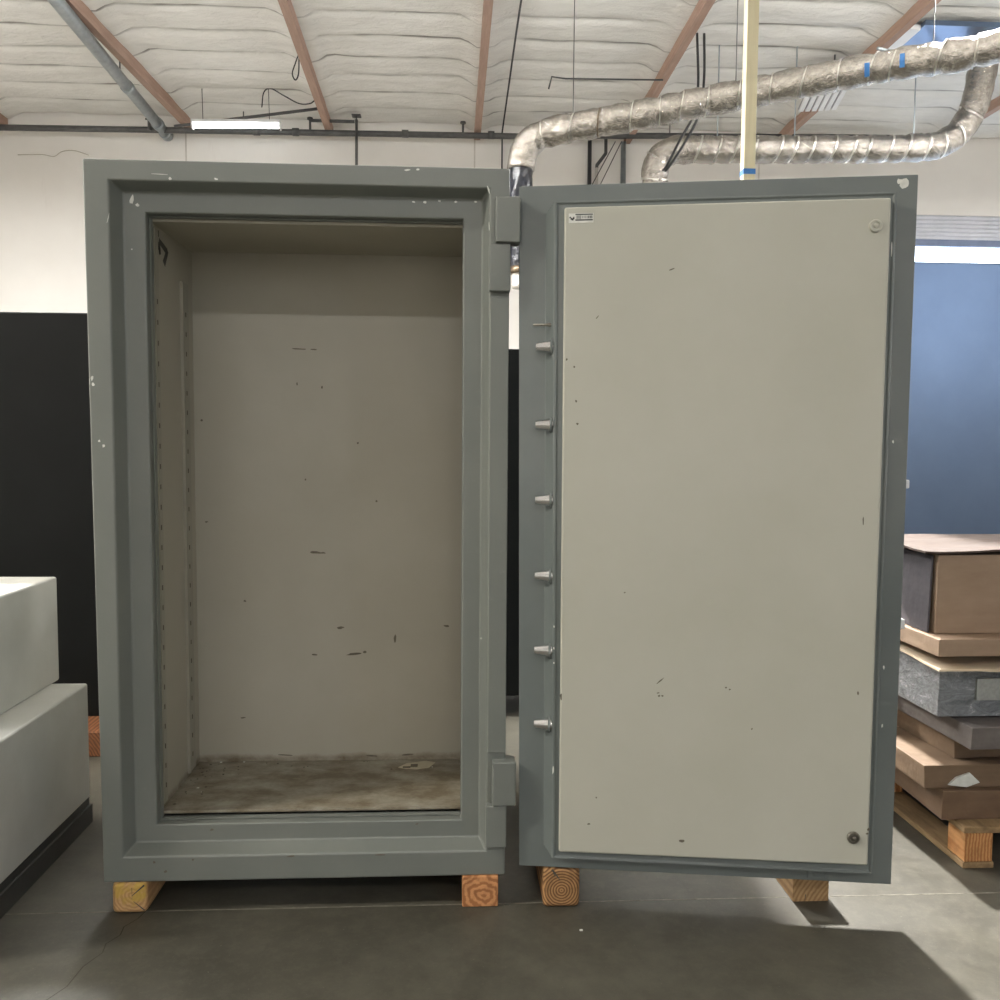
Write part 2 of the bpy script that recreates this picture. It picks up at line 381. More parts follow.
# ------------------------------------------------------------------ the big safe
def make_safe():
    S = thing('safe', 'large grey-green steel safe standing open on timber blocks, putty coloured inside', 'safe', (-.56, .37, .089))
    def put(o):            # keep authored world coordinates under the root
        o.location = Vector(o.location) - Vector(S.location); return o
    bm = bmesh.new()
    rings(bm, [(-1.124, .001, .088, 2.053, .75), (-1.124, .001, .088, 2.053, 0), (-1.060, -.053, .161, 1.999, 0),
               (-1.041, -.071, .180, 1.984, .05), (-.982, -.124, .231, 1.928, .05), (-.982, -.124, .231, 1.928, .115),
               (-1.02, -.09, .205, 1.96, .115), (-1.02, -.09, .205, 1.96, .52)], True, True)
    for v in bm.verts:                        # the left side leans out a little towards the top
        if v.co.x < -1.1: v.co.x += .010-.012*(v.co.z-.088)/1.965
    body = put(obj('body', bm, M['enamel'], S, bevel=.005, segs=3, angle=.3))
    # liner
    bm = bmesh.new()
    x0, x1, z0, z1 = -.985, -.118, .2515, 1.915
    rings(bm, [(x0-.01, x1+.01, z0-.01, z1+.01, .5), (x0-.01, x1+.01, z0-.01, z1+.01, .095), (x0, x1, z0, z1, .095), (x0, x1, z0, z1, .48)], True, True)
    put(obj('liner', bm, M['liner'], S, bevel=.0025, segs=2))
    # bright trim strip just inside the mouth, left and bottom
    bm = bmesh.new(); rings(bm, [(-.9805, -.1225, .2325, 1.9265, .075), (-.9775, -.1255, .2365, 1.9235, .075), (-.9775, -.1255, .2365, 1.9235, .094)])
    put(obj('mouth_trim', bm, M['enamel'], S))
    # perforated shelf standards on the left wall
    for (ya, yb, za, zb, step, off) in ((.118, .150, .262, 1.905, .058, .0030), (.352, .362, .262, 1.80, .0605, .009)):
        bm = bmesh.new(); box(bm, x0, x0+off, ya, yb, za, zb)
        if ya > .3: box(bm, x0, x0+.005, yb, yb+.06, za, zb)
        z = za+.05
        while z < min(zb-.03, 1.74):
            ym = .5*(ya+yb) if ya < .3 else yb+.03; o_ = off if ya < .3 else .005
            box(bm, x0+o_-.001, x0+o_+.0006, ym-.003, ym+.003, z-.007, z+.007, 1); z += step
        put(obj('shelf_standard', bm, [M['standard'], M['slot']], S))
    # marker strokes on the left wall near the top
    bm = bmesh.new()
    def stroke(a, b, w):
        pa, pb = Vector((x0+.0006, *a)), Vector((x0+.0006, *b)); d = (pb-pa); nrm = Vector((0, -d.z, d.y)).normalized()*w*.5
        vs = [bm.verts.new(v) for v in (pa-nrm, pb-nrm*1.3, pb+nrm*1.3, pa+nrm)]; bm.faces.new(vs)
    for a, b, w in (((.122, 1.899), (.165, 1.898), .014), ((.122, 1.908), (.124, 1.892), .010), ((.150, 1.868), (.175, 1.850), .012),
                    ((.165, 1.880), (.236, 1.862), .016), ((.240, 1.868), (.205, 1.822), .018), ((.165, 1.876), (.172, 1.842), .014)): stroke(a, b, w)
    tag(put(obj('marker_strokes', bm, M['marker'], S)), 'black marker strokes')
    # dark scuffs on the back of the liner
    bm = bmesh.new()
    for x, z, w, h in ((-.648, 1.612, .07, .006), (-.60, 1.611, .03, .005), (-.655, 1.50, .006, .014), (-.575, 1.49, .007, .014), (-.46, 1.31, .008, .008),
                       (-.40, 1.12, .010, .008), (-.63, 1.19, .007, .008), (-.60, .95, .05, .010), (-.575, .949, .03, .007), (-.52, .70, .03, .010),
                       (-.605, .61, .03, .007), (-.475, .612, .06, .009), (-.44, .618, .02, .012), (-.168, .704, .025, .011), (-.34, .66, .012, .035),
                       (-.83, .79, .012, .008), (-.84, .40, .02, .006), (-.95, 1.05, .012, .006), (-.96, 1.38, .01, .008), (-.70, .272, .06, .005), (-.42, .266, .05, .007), (-.30, .268, .06, .006)):
        flake(bm, x, z, .4795, w, h, 0, random.uniform(-.1, .1))
    tag(put(obj('scuff_marks', bm, M['scuff'], S)), kind='stuff')
    # chipped paint on the frame, plus a bevel edge highlight made as a pale sliver
    bm = bmesh.new()
    for x, z, y, w, h in ((-1.1135, 1.479, 0, .008, .016), (-1.111, 1.462, 0, .010, .012), (-1.098, 1.312, 0, .008, .008), (-1.087, 1.299, 0, .010, .012),
                          (-.275, 2.042, 0, .022, .006), (-.247, 2.044, 0, .012, .006), (-.925, 2.016, 0, .05, .002), (-.90, 2.006, 0, .012, .010),
                          (-.78, 2.007, 0, .012, .006), (-.057, 1.995, 0, .006, .03), (-.055, 1.9, 0, .003, .03),
                          (-1.0620, 1.90, 0, .002, .03), (-1.018, 1.962, .05, .012, .034), (-1.003, 1.948, .05, .012, .012), (-1.02, 1.83, .05, .006, .006),
                          (-.23, 1.972, .05, .014, .010), (-.19, 1.976, .05, .010, .006), (-.145, 1.974, .05, .010, .008), (-.09, 1.976, .05, .010, .008), (-.26, 1.972, .05, .010, .006),
                          (-.07, .77, 0, .007, .007), (-.035, .50, 0, .012, .003)):
        flake(bm, x, z, y, w, h, 0, random.uniform(-.3, .3))
    for x, z, y, w, h in ((-.975, .145, 0, .008, .010), (-.945, .118, 0, .012, .008), (-.87, .150, 0, .008, .008), (-.83, .213, .05, .014, .008), (-.60, .155, 0, .03, .006),
                          (-.35, .154, 0, .04, .005), (-.25, .22, .05, .012, .006), (-.02, .93, 0, .014, .020), (-.045, .79, 0, .012, .005)):
        flake(bm, x, z, y, w, h, 1, random.uniform(-.3, .3))
    tag(put(obj('paint_chips', bm, [M['chip'], M['scuff']], S)), kind='stuff')
    # hinges
    for (bz, kz) in (((1.722, 1.849), (1.849, 1.972)), ((.177, .299), (.299, .426))):
        bm = bmesh.new(); box(bm, -.055, .003, -.022, .02, bz[0], bz[1])
        h = put(obj('hinge', bm, M['enamel'], S, bevel=.004))
        bm = bmesh.new(); box(bm, -.038, .028, -.030, .028, kz[0]+.002, kz[1])
        k = obj('hinge_leaf', bm, M['enamel'], h, bevel=.004)
        for zz in (kz[0],):
            bm = bmesh.new(); tube(bm, [(-.012, -.002, zz-.004), (-.012, -.002, zz+.006)], .012, 12)
            obj('hinge_pin', bm, M['steel_dark'], h)
    # long cover strip on the hinge side between the hinges
    bm = bmesh.new(); box(bm, -.051, .0005, -.006, .03, .445, 1.708); put(obj('hinge_cover', bm, M['enamel'], S, bevel=.003))
    # door
    bm = bmesh.new()
    W, H = 1.027, 1.891
    rings(bm, [(0, W, 0, H, .11), (0, W, 0, H, 0), (.072, .976, .062, 1.815, 0), (.096, .960, .049, 1.836, -.05), (.104, .954, .055, 1.830, -.05), (.106, .952, .057, 1.828, -.046)], True, True)
    for v in bm.verts:                        # the plate is a touch out of square
        f_, g_ = v.co.x/W, v.co.z/H
        v.co.x += (.004-.008*g_)*(1-f_)+(-.005+.010*g_)*f_; v.co.z += .004*f_*g_
    D = obj('door', bm, M['door'], S, bevel=.005, segs=3, angle=.3)
    D.location = Vector((.037, 0, .1155)) - Vector(S.location); D.rotation_euler = (0, -.0042, -.15485)
    bm = bmesh.new()
    vs, fs = box(bm, .118, .945, -.066, -.046, .076, 1.818)
    for v in vs:                              # the sheet is a touch out of square
        if v.co.x > .5 and v.co.z > 1: v.co.x += .001; v.co.z += .003
        if v.co.x > .5 and v.co.z < 1: v.co.x -= .006; v.co.z += .004
        if v.co.x < .5 and v.co.z > 1: v.co.x += .003; v.co.z -= .002
    tag(obj('door_panel', bm, M['putty'], D, bevel=.006, segs=3), 'putty coloured panel')
    for z in (1.457, 1.248, 1.044, .836, .630, .423):
        bm = bmesh.new(); lathe_x(bm, [(.0185, .100), (.0185, .086), (.0175, .083), (.0125, .050), (.0115, .047), (.004, .0465)], -.030, z, 20)
        b = obj('bolt', bm, M['chrome'], D, smooth=True); tag(b, 'bright steel bolt')
        e = b.modifiers.new('es', 'EDGE_SPLIT'); e.split_angle = .6
        bm = bmesh.new(); lathe_x(bm, [(.023, .092), (.023, .0865), (.019, .0855)], -.031, z, 20)
        obj('bolt_collar', bm, M['door'], b)
    bm = bmesh.new(); lathe_x(bm, [(.005, .098), (.005, .078), (.0035, .076), (.0035, .040), (.001, .038)], -.030, 1.516, 12)
    tag(obj('latch_pin', bm, M['steel_dark'], D, smooth=True), 'thin steel pin')
    for (u, z, mat) in ((.908, 1.750, M['putty']), (.899, .156, M['steel_dark'])):
        bm = bmesh.new(); lathe_y(bm, [(.0165, -.064), (.0165, -.070), (.0145, -.0735), (.0105, -.0735), (.0095, -.0705), (.0060, -.0705), (.0052, -.0745), (.0015, -.0755)], u, z, 24)
        k = obj('panel_screw', bm, mat, D)
        tag(k, 'bare steel screw cap' if z < 1 else 'painted screw cap')
    bm = bmesh.new()
    box(bm, .1325, .1975, -.0668, -.0655, 1.7745, 1.7990, 0)
    def dec(x0, x1, z0, z1, mi): box(bm, x0, x1, -.0671, -.0667, z0, z1, mi)
    dec(.150, .1955, 1.7945, 1.7975, 1); dec(.150, .1955, 1.7800, 1.7835, 1); dec(.1525, .1655, 1.7845, 1.7935, 2)
    for i in range(7): dec(.1675+i*.0040, .1701+i*.0040, 1.7855, 1.7925, 1 if i > 3 else 2)
    dec(.1345, .1385, 1.7865, 1.7905, 1); dec(.1375, .1415, 1.7825, 1.7875, 1); dec(.1405, .1450, 1.7810, 1.7865, 1); dec(.1440, .1475, 1.7840, 1.7900, 1)
    tag(obj('sticker', bm, [M['sticker'], M['sticker_ink'], M['sticker_grey']], D), 'small white sticker with dark print')
    bm = bmesh.new()
    for u, z, w, h, a in ((.387, .563, .030, .004, .75), (.382, .530, .012, .004, .3), (.385, .522, .008, .007, 0), (.393, .522, .008, .006, 0), (.1215, .512, .007, .024, 0), (.90, .545, .006, .012, 0),
                          (.56, .55, .007, .006, 0), (.57, .545, .006, .006, 0), (.29, .80, .006, .005, 0), (.22, .235, .006, .006, 0), (.20, .16, .012, .006, 0), (.45, .125, .02, .010, 0),
                          (.21, 1.53, .014, .004, .9), (.40, 1.65, .02, .004, .4), (.15, 1.40, .006, .007, 0), (.13, 1.42, .006, .01, 0), (.90, 1.0, .004, .03, 0), (.937, .18, .008, .010, 0), (.934, .168, .008, .008, 0), (.16, 1.25, .008, .008, 0),
                          (.156, 1.31, .006, .01, .4), (.63, .44, .006, .006, 0)):
        flake(bm, u, z, -.0660, w, h, 0, a)
    tag(obj('scuff_marks', bm, M['scuff'], D), kind='stuff')
    bm = bmesh.new()
    for u, z, y, w, h in ((1.000, 1.872, 0, .030, .030), (.985, 1.878, 0, .016, .02), (.99, 1.205, 0, .006, .010), (.985, .60, 0, .006, .014), (.985, .44, 0, .006, .012), (.101, .70, -.05, .004, .008), (.101, .64, -.05, .004, .008), (.101, .60, -.05, .004, .008), (.101, .30, -.05, .005, .03),
                          (.955, 1.70, -.05, .003, .05)):
        flake(bm, u, z, y, w, h)
    tag(obj('paint_chips', bm, M['chip'], D), kind='stuff')
    # thin bar mounted along the free edge
    bm = bmesh.new(); tube(bm, [(W+.008, .045, .70), (W+.010, .045, 1.10)], .004, 10)
    r = obj('edge_bar', bm, M['conduit'], D, smooth=True); tag(r, 'thin white bar')
    for z0, z1 in ((.698, .724), (1.080, 1.103)):
        bm = bmesh.new(); box(bm, W-.006, W+.021, .034, .056, z0, z1); obj('bar_bracket', bm, M['lamp_body'], r, bevel=.003)
    bm = bmesh.new(); box(bm, .80, .855, -.003, .02, .006, .030); box(bm, .812, .846, -.0045, .02, .010, .026); obj('edge_plate', bm, M['door'], D, bevel=.002)
make_safe()

# torn label on the safe floor
bm = bmesh.new()
P = [(-.325, .405), (-.300, .392), (-.262, .388), (-.225, .400), (-.205, .445), (-.235, .462), (-.275, .448), (-.30, .440)]
v0 = [bm.verts.new((x, y, .2522)) for x, y in P]; v1 = [bm.verts.new((x, y, .2534)) for x, y in P]
bm.faces.new(v1); bm.faces.new(v0[::-1])
for i in range(8): bm.faces.new((v0[i], v0[(i+1) % 8], v1[(i+1) % 8], v1[i]))
lab = tag(obj('paper_scrap', bm, M['paper']), 'torn pale paper scrap stuck on the floor inside the open safe', 'paper')
bm = bmesh.new(); box(bm, -.285, -.262, .405, .430, .2530, .2540); box(bm, -.31, -.285, .398, .412, .2530, .2538); obj('torn_hole', bm, M['scuff'], lab)
bm = bmesh.new()
for i in range(46):
    x = random.choice((random.uniform(-.97, -.82), random.uniform(-.9, -.15), random.uniform(-.97, -.90))); y = random.uniform(.36, .475) if x > -.9 else random.uniform(.12, .475)
    s = random.uniform(.001, .003); box(bm, x-s, x+s*random.uniform(.5, 2), y-s, y+s, .2518, .2518+s*.6, (0 if i % 9 else 1))
tag(obj('debris', bm, [M['scuff'], M['chip']]), 'rust crumbs and paint flakes along the safe interior floor', 'debris', kind='stuff')
bm = bmesh.new()
for x, y, s in ((.71, -.20, .008), (.66, -.36, .006), (1.02, -.045, .010), (1.0, -.27, .007), (1.33, .36, .010), (.75, -.30, .003), (.40, -.2, .003), (-.5, -.13, .003), (-1.05, -.2, .004), (.20, -.14, .004)):
    flake(bm, 0, 0, 0, .001, .001); bmesh.ops.delete(bm, geom=bm.verts[-18:], context='VERTS')
    box(bm, x-s, x+s, y-s*.6, y+s*.6, 0, .003)
tag(obj('floor_litter', bm, M['chip']), 'tiny pale chips scattered on the concrete in front of the safe', 'litter', kind='stuff')

# ------------------------------------------------------------------ timber blocks
def timber(name, x0, x1, y0, y1, h, mat, label, rotz=0., bev=.008, crack=None):
    t = thing(name, label, 'timber block', ((x0+x1)/2, y0, 0), (0, 0, rotz), 'timbers under the open safe')
    w = (x1-x0)/2
    bm = bmesh.new(); box(bm, -w, w, 0, y1-y0, 0, h); obj('beam_body', bm, mat, t, bevel=bev, segs=3)
    if crack:
        bm = bmesh.new()
        for (ax, az, bx, bz, wd) in crack:
            a, b = Vector((ax, -.0005, az)), Vector((bx, -.0005, bz)); d = (b-a); nr = Vector((-d.z, 0, d.x)).normalized()*wd*.5
            bm.faces.new([bm.verts.new(v) for v in (a-nr*.3, b-nr, b+nr, a+nr*.3)])
        tag(obj('crack', bm, M['marker'], t), 'dark split in the end grain')
    return t
timber('wood_block', -1.092, -.996, -.004, .72, .089, M['wood_a'], 'yellow-stained squared timber end under the left corner of the safe', 0, .014,
       [(.008, .052, .042, .082, .005), (.012, .036, .042, .010, .004), (.008, .04, .008, .075, .0015)])
timber('wood_block', -.120, -.018, -.008, .72, .089, M['wood_b'], 'orange timber end under the right corner of the safe body', 0, .004)
timber('wood_block', .109, .213, -.02, .70, .1125, M['wood_c'], 'brown timber end with clear growth rings under the hinge side of the safe door', 0, .012,
       [(-.004, .080, -.028, .112, .006), (-.02, .09, -.024, .110, .004)])
timber('wood_block', .832, .937, -.018, .66, .1165, M['wood_d'], 'plain tan timber block under the free end of the safe door', 0, .003,
       [(-.018, .002, -.016, .022, .003)])

# ------------------------------------------------------------------ neighbours on the left and behind
def small_safe(label, x0, x1, y0, y1, z0, z1, plinth):
    t = thing('steel_cabinet', label, 'cabinet', ((x0+x1)/2, (y0+y1)/2, z0), (0, 0, 0), 'white cabinets stacked left of the safe')
    L = Vector(t.location)
    zb = z0+plinth
    bm = bmesh.new(); box(bm, x0-L.x, x1-L.x, y0-L.y, y1-L.y, zb-z0+.001, z1-z0); obj('body', bm, M['white_safe'], t, bevel=.008, segs=3)
    bm = bmesh.new(); box(bm, x0-L.x+.04, x1-L.x-.04, y0-L.y-.012, y0-L.y+.01, zb-z0+.04, z1-z0-.04); obj('front_door', bm, M['white_safe'], t, bevel=.004)
    if plinth:
        bm = bmesh.new(); box(bm, x0-L.x-.002, x1-L.x+.004, y0-L.y-.002, y1-L.y+.003, 0, plinth*.72); box(bm, x0-L.x+.006, x1-L.x-.004, y0-L.y+.004, y1-L.y-.004, plinth*.72, plinth)
        tag(obj('plinth', bm, M['plinth'], t), 'dark grey plinth')
small_safe('lower white steel cabinet on a dark plinth left of the safe', -1.99, -1.39, -.25, .605, 0, .487, .088)
small_safe('upper white steel cabinet stacked on the lower one left of the safe', -2.05, -1.50, -.20, .643, .487, .847, 0)

def black_cab(label, x0, x1, y0, y1, z0, z1, mat, name='steel_cabinet', group=None):
    t = thing(name, label, 'cabinet', ((x0+x1)/2, (y0+y1)/2, z0), (0, 0, 0), group); L = Vector(t.location)
    bm = bmesh.new(); box(bm, x0-L.x, x1-L.x, y0-L.y, y1-L.y, 0, z1-z0); obj('body', bm, mat, t, bevel=.008, segs=3)
    bm = bmesh.new(); box(bm, x0-L.x+.05, x1-L.x-.05, y1-L.y-.01, y1-L.y+.02, .05, z1-z0-.05); obj('rear_panel', bm, mat, t, bevel=.004)
black_cab('tall matt black steel cabinet standing on a brown timber behind the safe at left', -2.9, -1.35, 1.45, 2.1, .105, 1.852, M['black_safe'])
black_cab('tall black steel cabinet seen through the gap between safe body and door', -.75, .75, 1.72, 2.4, .10, 1.752, M['black_safe'])
black_cab('tall navy blue steel cabinet behind the cardboard stack at right', 1.40, 3.6, 1.9, 2.5, 0, 2.226, M['navy'])
def plain_block(x0, x1, y0, y1, z0, z1, mat, label, group=None):
    o = boxobj('wood_block', -(x1-x0)/2, (x1-x0)/2, 0, y1-y0, 0, z1-z0, mat, None, .005, 2, ((x0+x1)/2, y0, z0)); return tag(o, label, 'timber block', group)
plain_block(-2.75, -1.36, 1.24, 1.95, 0, .105, M['wood_dark'], 'reddish brown timber under the tall black cabinet at left')
plain_block(-.70, -.58, 1.74, 2.35, 0, .10, M['wood_dark'], 'timber under the black cabinet behind the safe', 'timbers under the black cabinet')
plain_block(.58, .70, 1.74, 2.35, 0, .10, M['wood_dark'], 'timber under the black cabinet behind the safe', 'timbers under the black cabinet')

# ------------------------------------------------------------------ pallet and cardboard at right
def make_pallet():
    t = thing('pallet', 'wooden pallet carrying the cardboard stack at right', 'pallet', (1.94, .755, 0))
    def b(name, x0, x1, y0, y1, z0, z1, m): 
        bm = bmesh.new(); box(bm, x0-1.9, x1-1.9, y0-.75, y1-.75, z0, z1); obj(name, bm, m, t, bevel=.003)
    for x in (1.40, 1.86, 2.30): b('runner_board', x, x+.10, .15, 1.35, 0, .020, M['pallet'])
    for x in (1.405, 1.865, 2.305):
        for y in (.152, .70, 1.25): b('block', x, x+.09, y, y+.095, .020, .112, M['pallet_block'])
    for i in range(6): b('deck_board', 1.40, 2.40, .15+i*.218, .15+i*.218+.11, .112, .132, M['pallet'])
make_pallet()
def carton(name, label, x0, x1, y0, y1, z0, z1, mat, cat='cardboard box', rotz=0., tilt=0., tape=None, seam=True, group='cardboard stack on the pallet', bev=.006):
    t = thing(name, label, cat, (x0, y0, z0), (tilt, 0, rotz), group)
    bm = bmesh.new(); vs, fs = box(bm, 0, x1-x0, 0, y1-y0, 0, z1-z0)
    bmesh.ops.subdivide_edges(bm, edges=bm.edges[:], cuts=7, use_grid_fill=True)
    for v in bm.verts:
        n_ = noise.noise_vector(Vector((v.co.x*4+x0*7, v.co.y*4+z0*31, v.co.z*6)))
        v.co += Vector((n_.x*.006, n_.y*.006, 0))
    obj('carton', bm, mat, t, bevel=bev*.4, segs=2, angle=1.0)
    if tape:
        bm = bmesh.new(); box(bm, (x1-x0)*.5-.025, (x1-x0)*.5+.025, -.008, y1-y0+.004, z1-z0+.0005, z1-z0+.0035); obj('tape', bm, tape, t)
    return t
carton('cardboard_box', 'long reddish cardboard box lowest on the pallet', 1.402, 2.3, .212, 1.25, .132, .226, M['card_red'], rotz=.0)
b1 = carton('cardboard_box', 'brown cardboard box with crumpled corner, second layer on the pallet', 1.352, 2.3, .235, 1.25, .226, .300, M['card_brown'], rotz=.02)
bm = bmesh.new()
Pk = [(.03, -.008, .012), (.055, -.011, .036), (.10, -.008, .050), (.135, -.007, .018), (.09, -.009, .004)]
va = [bm.verts.new(p) for p in Pk]; vb = [bm.verts.new((p[0], 0.002, p[2])) for p in Pk]
bm.faces.new(va)
for i in range(5): bm.faces.new((va[i], va[(i+1) % 5], vb[(i+1) % 5], vb[i]))
tag(obj('label', bm, M['sticker'], b1, loc=(.045, 0, 0)), 'torn white label')
carton('cardboard_box', 'narrow brown cardboard box with pale end, above the crumpled one', 1.478, 2.25, .295, 1.3, .300, .368, M['card_brown'], rotz=.06, tape=None)
carton('cardboard_box', 'greyish cardboard box below the shrink-wrapped pack', 1.455, 2.3, .16, 1.2, .375, .445, M['card_grey'], rotz=.05, tilt=0)
t = carton('wrapped_pack', 'grey pack wrapped in crinkled clear plastic film', 1.395, 2.2, .25, 1.2, .452, .612, M['wrap'], 'package', rotz=.015)
bm = bmesh.new(); box(bm, .12, .30, -.010, .004, .055, .125); obj('label', bm, M['sticker_grey'], t)
def sheet(name, label, x0, x1, y0, y1, z, th, mat, rot, cat):
    bm = bmesh.new(); nx, ny = 14, 14; g = []
    for i in range(nx+1):
        g.append([bm.verts.new(((x1-x0)*i/nx, (y1-y0)*j/ny + (.008*noise.noise((i*.9, 1, z)) if j == 0 else 0), .005*noise.noise((i*.35, j*.35, z*9))+.001*random.random())) for j in range(ny+1)])
    for i in range(nx):
        for j in range(ny): bm.faces.new((g[i][j], g[i+1][j], g[i+1][j+1], g[i][j+1]))
    o = obj(name, bm, mat, None, False, 0, 2, (x0, y0, z), rot); m = o.modifiers.new('s', 'SOLIDIFY'); m.thickness = th; m.offset = 1
    return tag(o, label, cat, 'cardboard stack on the pallet')
sheet('cardboard_sheet', 'flat pale cardboard sheet sticking out over the plastic-wrapped pack', 1.36, 2.2, .19, 1.0, .622, .007, M['card_pale'], (.012, .0, -.03), 'cardboard sheet')
carton('cardboard_box', 'flat tan cardboard box directly under the tall carton', 1.362, 2.1, .205, .95, .657, .712, M['card_tan'], rotz=.02)
ta = carton('cardboard_box', 'tall tan cardboard carton topmost on the stack', 1.395, 2.05, .285, .85, .713, .968, M['card_tan'], rotz=.0)
sheet('cardboard_sheet', 'bent cardboard sheet lying on top of the tall carton', 1.34, 2.15, .262, .70, .975, .006, M['card_lid'], (.012, -.008, .02), 'cardboard sheet')

o = boxobj('cardboard_sheet', 0, .008, 0, .52, 0, .25, M['card_dark_inside'], None, .002, 1, (1.376, .300, .714), (0, .03, 0))  # added sheet, its dark colour stands for the carton's dark inside
tag(o, 'added dark sheet on the left side of the tall carton, for its dark inside', 'cardboard sheet', 'cardboard stack on the pallet')

# ------------------------------------------------------------------ ducts
def foil_duct(name, label, path, r, bands, mats, cut=None):
    t = thing(name, label, 'duct', path[0])
    o0 = Vector(path[0])
    pts = [p-o0 for p in catmull(path, 26)]
    # arc-length resample
    L = [0.]
    for a, b in zip(pts, pts[1:]): L.append(L[-1]+(b-a).length)
    def at(s):
        for i in range(1, len(L)):
            if L[i] >= s: f = (s-L[i-1])/max(1e-9, L[i]-L[i-1]); return pts[i-1].lerp(pts[i], f)
        return pts[-1].copy()
    tot = L[-1]
    def seg(name, s0, s1, mat, rr, jit, parent, n=40, step=.028, pinch=True):
        m = max(2, int((s1-s0)/step)); bm = bmesh.new()
        def rad(s, a, p):
            x = rr + jit*noise.noise((p.x*9, p.y*9+a*1.5, p.z*9)) + jit*.5*noise.noise((p.x*23, a*5, p.z*23+p.y*20))
            if pinch:
                d = min([abs(s0+s-b) for b in bands] or [9]); x -= .016*math.exp(-(d/.035)**2)
            return x
        tube(bm, [at(s0+(s1-s0)*i/m) for i in range(m+1)], rr, n, rad); return obj(name, bm, mat, parent, smooth=True)
    return t, at, seg, tot
near = [(.588, 7.2, 2.98), (.586, 7.2, 3.3), (.580, 7.2, 3.9), (.577, 7.2, 4.26), (.612, 7.2, 4.43), (.705, 7.2, 4.545), (.864, 7.18, 4.615), (1.141, 7.1, 4.655), (1.804, 6.95, 4.745), (2.30, 6.87, 4.83),
        (2.814, 6.8, 4.92), (3.366, 6.6, 4.978), (3.793, 6.4, 5.008), (4.274, 6.15, 5.02), (4.70, 5.95, 5.03), (5.2, 5.75, 5.08), (6.0, 5.5, 5.12)]
bands = [1.72+.30*i+.07*random.uniform(-1, 1) for i in range(18)]
t, at, seg, tot = foil_duct('foil_duct', 'nearer silver foil duct running across the ceiling above the safe door', near, .145, bands, None)
fo = tag(seg('foil_sleeve', 1.25, tot, M['foil'], .150, .014, t), 'crinkled silver foil sleeve')
tag(seg('plastic_sleeve', .18, 1.27, M['black_plastic'], .128, .016, t, pinch=False), 'black plastic sleeve')
tag(seg('riser_pipe', 0., .20, M['conduit'], .10, .0, t, pinch=False), 'cream pipe')
seg('clamp', .15, .22, M['clamp'], .130, 0, t, pinch=False)
for b in bands:
    if b < tot-.1: 
        bm = bmesh.new(); m = 4
        c0 = at(b); ax = (at(b+.02)-at(b-.02)).normalized(); 
        side = ax.orthogonal().normalized(); up = ax.cross(side); ring = []
        tl = random.uniform(.15, .4)
        for k in range(25):
            a = 2*math.pi*k/24; ring.append(c0 + (side*math.cos(a)+up*math.sin(a))*.142 + ax*(tl*.142*math.sin(a+1)))
        for k in range(24):
            p, q = ring[k], ring[k+1]; w = ax*.007; o_ = (p-c0).normalized()*.004
            bm.faces.new([bm.verts.new(v) for v in (p-w+o_, q-w+o_, q+w+o_, p+w+o_)])
        s_ = obj('strap', bm, M['foil_band'] if random.random() > .15 else M['clamp'], t); md = s_.modifiers.new('s', 'SOLIDIFY'); md.thickness = .006
o0 = Vector(near[0])
for (s, aa) in ((5.02, -.2), (5.33, .25)):
    c = at(s); bm = bmesh.new(); ax = (at(s+.03)-at(s-.03)).normalized()
    f_ = Vector((0, -1, 0)); f_ = (f_-ax*f_.dot(ax)).normalized(); u_ = Vector((0, 0, 1)); u_ = (u_-ax*u_.dot(ax)).normalized()
    vs = []
    for i in range(5):
        an = -.55+aa*.4+.75*i/4-.1; d = f_*math.cos(an)+u_*math.sin(an)
        vs.append((bm.verts.new(c+d*.168-ax*.022), bm.verts.new(c+d*.168+ax*.022)))
    for a, b in zip(vs, vs[1:]): bm.faces.new((a[0], a[1], b[1], b[0]))
    tp = obj('tape', bm, M['blue_tape'], t); md = tp.modifiers.new('s', 'SOLIDIFY'); md.thickness = .004
    tag(tp, 'blue tape patch')
for s in (2.05, 3.75, 5.6):
    c = at(s); bm = bmesh.new(); tube(bm, [c+Vector((0, 0, .13)), Vector((c.x, c.y, 6.38-o0.z))], .005, 6); obj('hanger', bm, M['pipe'], t)

far = [(2.444, 9.0, 3.2), (2.444, 9.0, 4.5), (2.439, 9.0, 4.79), (2.487, 9.0, 4.965), (2.654, 9.0, 5.057), (2.888, 9.0, 5.078), (3.785, 8.95, 5.085), (4.967, 8.95, 5.12), (5.868, 8.9, 5.145), (6.197, 8.9, 5.225), (6.416, 8.88, 5.41), (6.56, 8.85, 5.75), (6.62, 8.8, 6.25)]
bands = [1.5, 1.75] + [2.30+.245*i+.04*random.uniform(-1, 1) for i in range(16)]
t, at, seg, tot = foil_duct('foil_duct', 'farther silver foil duct running level near the back wall at right', far, .16, bands, None)
tag(seg('foil_sleeve', .05, tot, M['foil'], .172, .014, t), 'crinkled silver foil sleeve')
for b in bands:
    bm = bmesh.new(); c0 = at(b); ax = (at(b+.02)-at(b-.02)).normalized(); side = ax.orthogonal().normalized(); up = ax.cross(side); ring = []
    for k in range(25):
        a = 2*math.pi*k/24; ring.append(c0 + (side*math.cos(a)+up*math.sin(a))*.163 + ax*(.055*math.sin(a+.6)))
    for k in range(24):
        p, q = ring[k], ring[k+1]; w = ax*.012; o_ = (p-c0).normalized()*.005
        bm.faces.new([bm.verts.new(v) for v in (p-w+o_, q-w+o_, q+w+o_, p+w+o_)])
    s_ = obj('strap', bm, M['foil_band'], t); md = s_.modifiers.new('s', 'SOLIDIFY'); md.thickness = .006
o0 = Vector(far[0])
for s in (2.55, 3.55, 5.1):
    c = at(s); bm = bmesh.new(); tube(bm, [c+Vector((0, 0, .15)), Vector((c.x, c.y, 6.38-o0.z))], .009, 6); obj('hanger', bm, M['galv'], t)

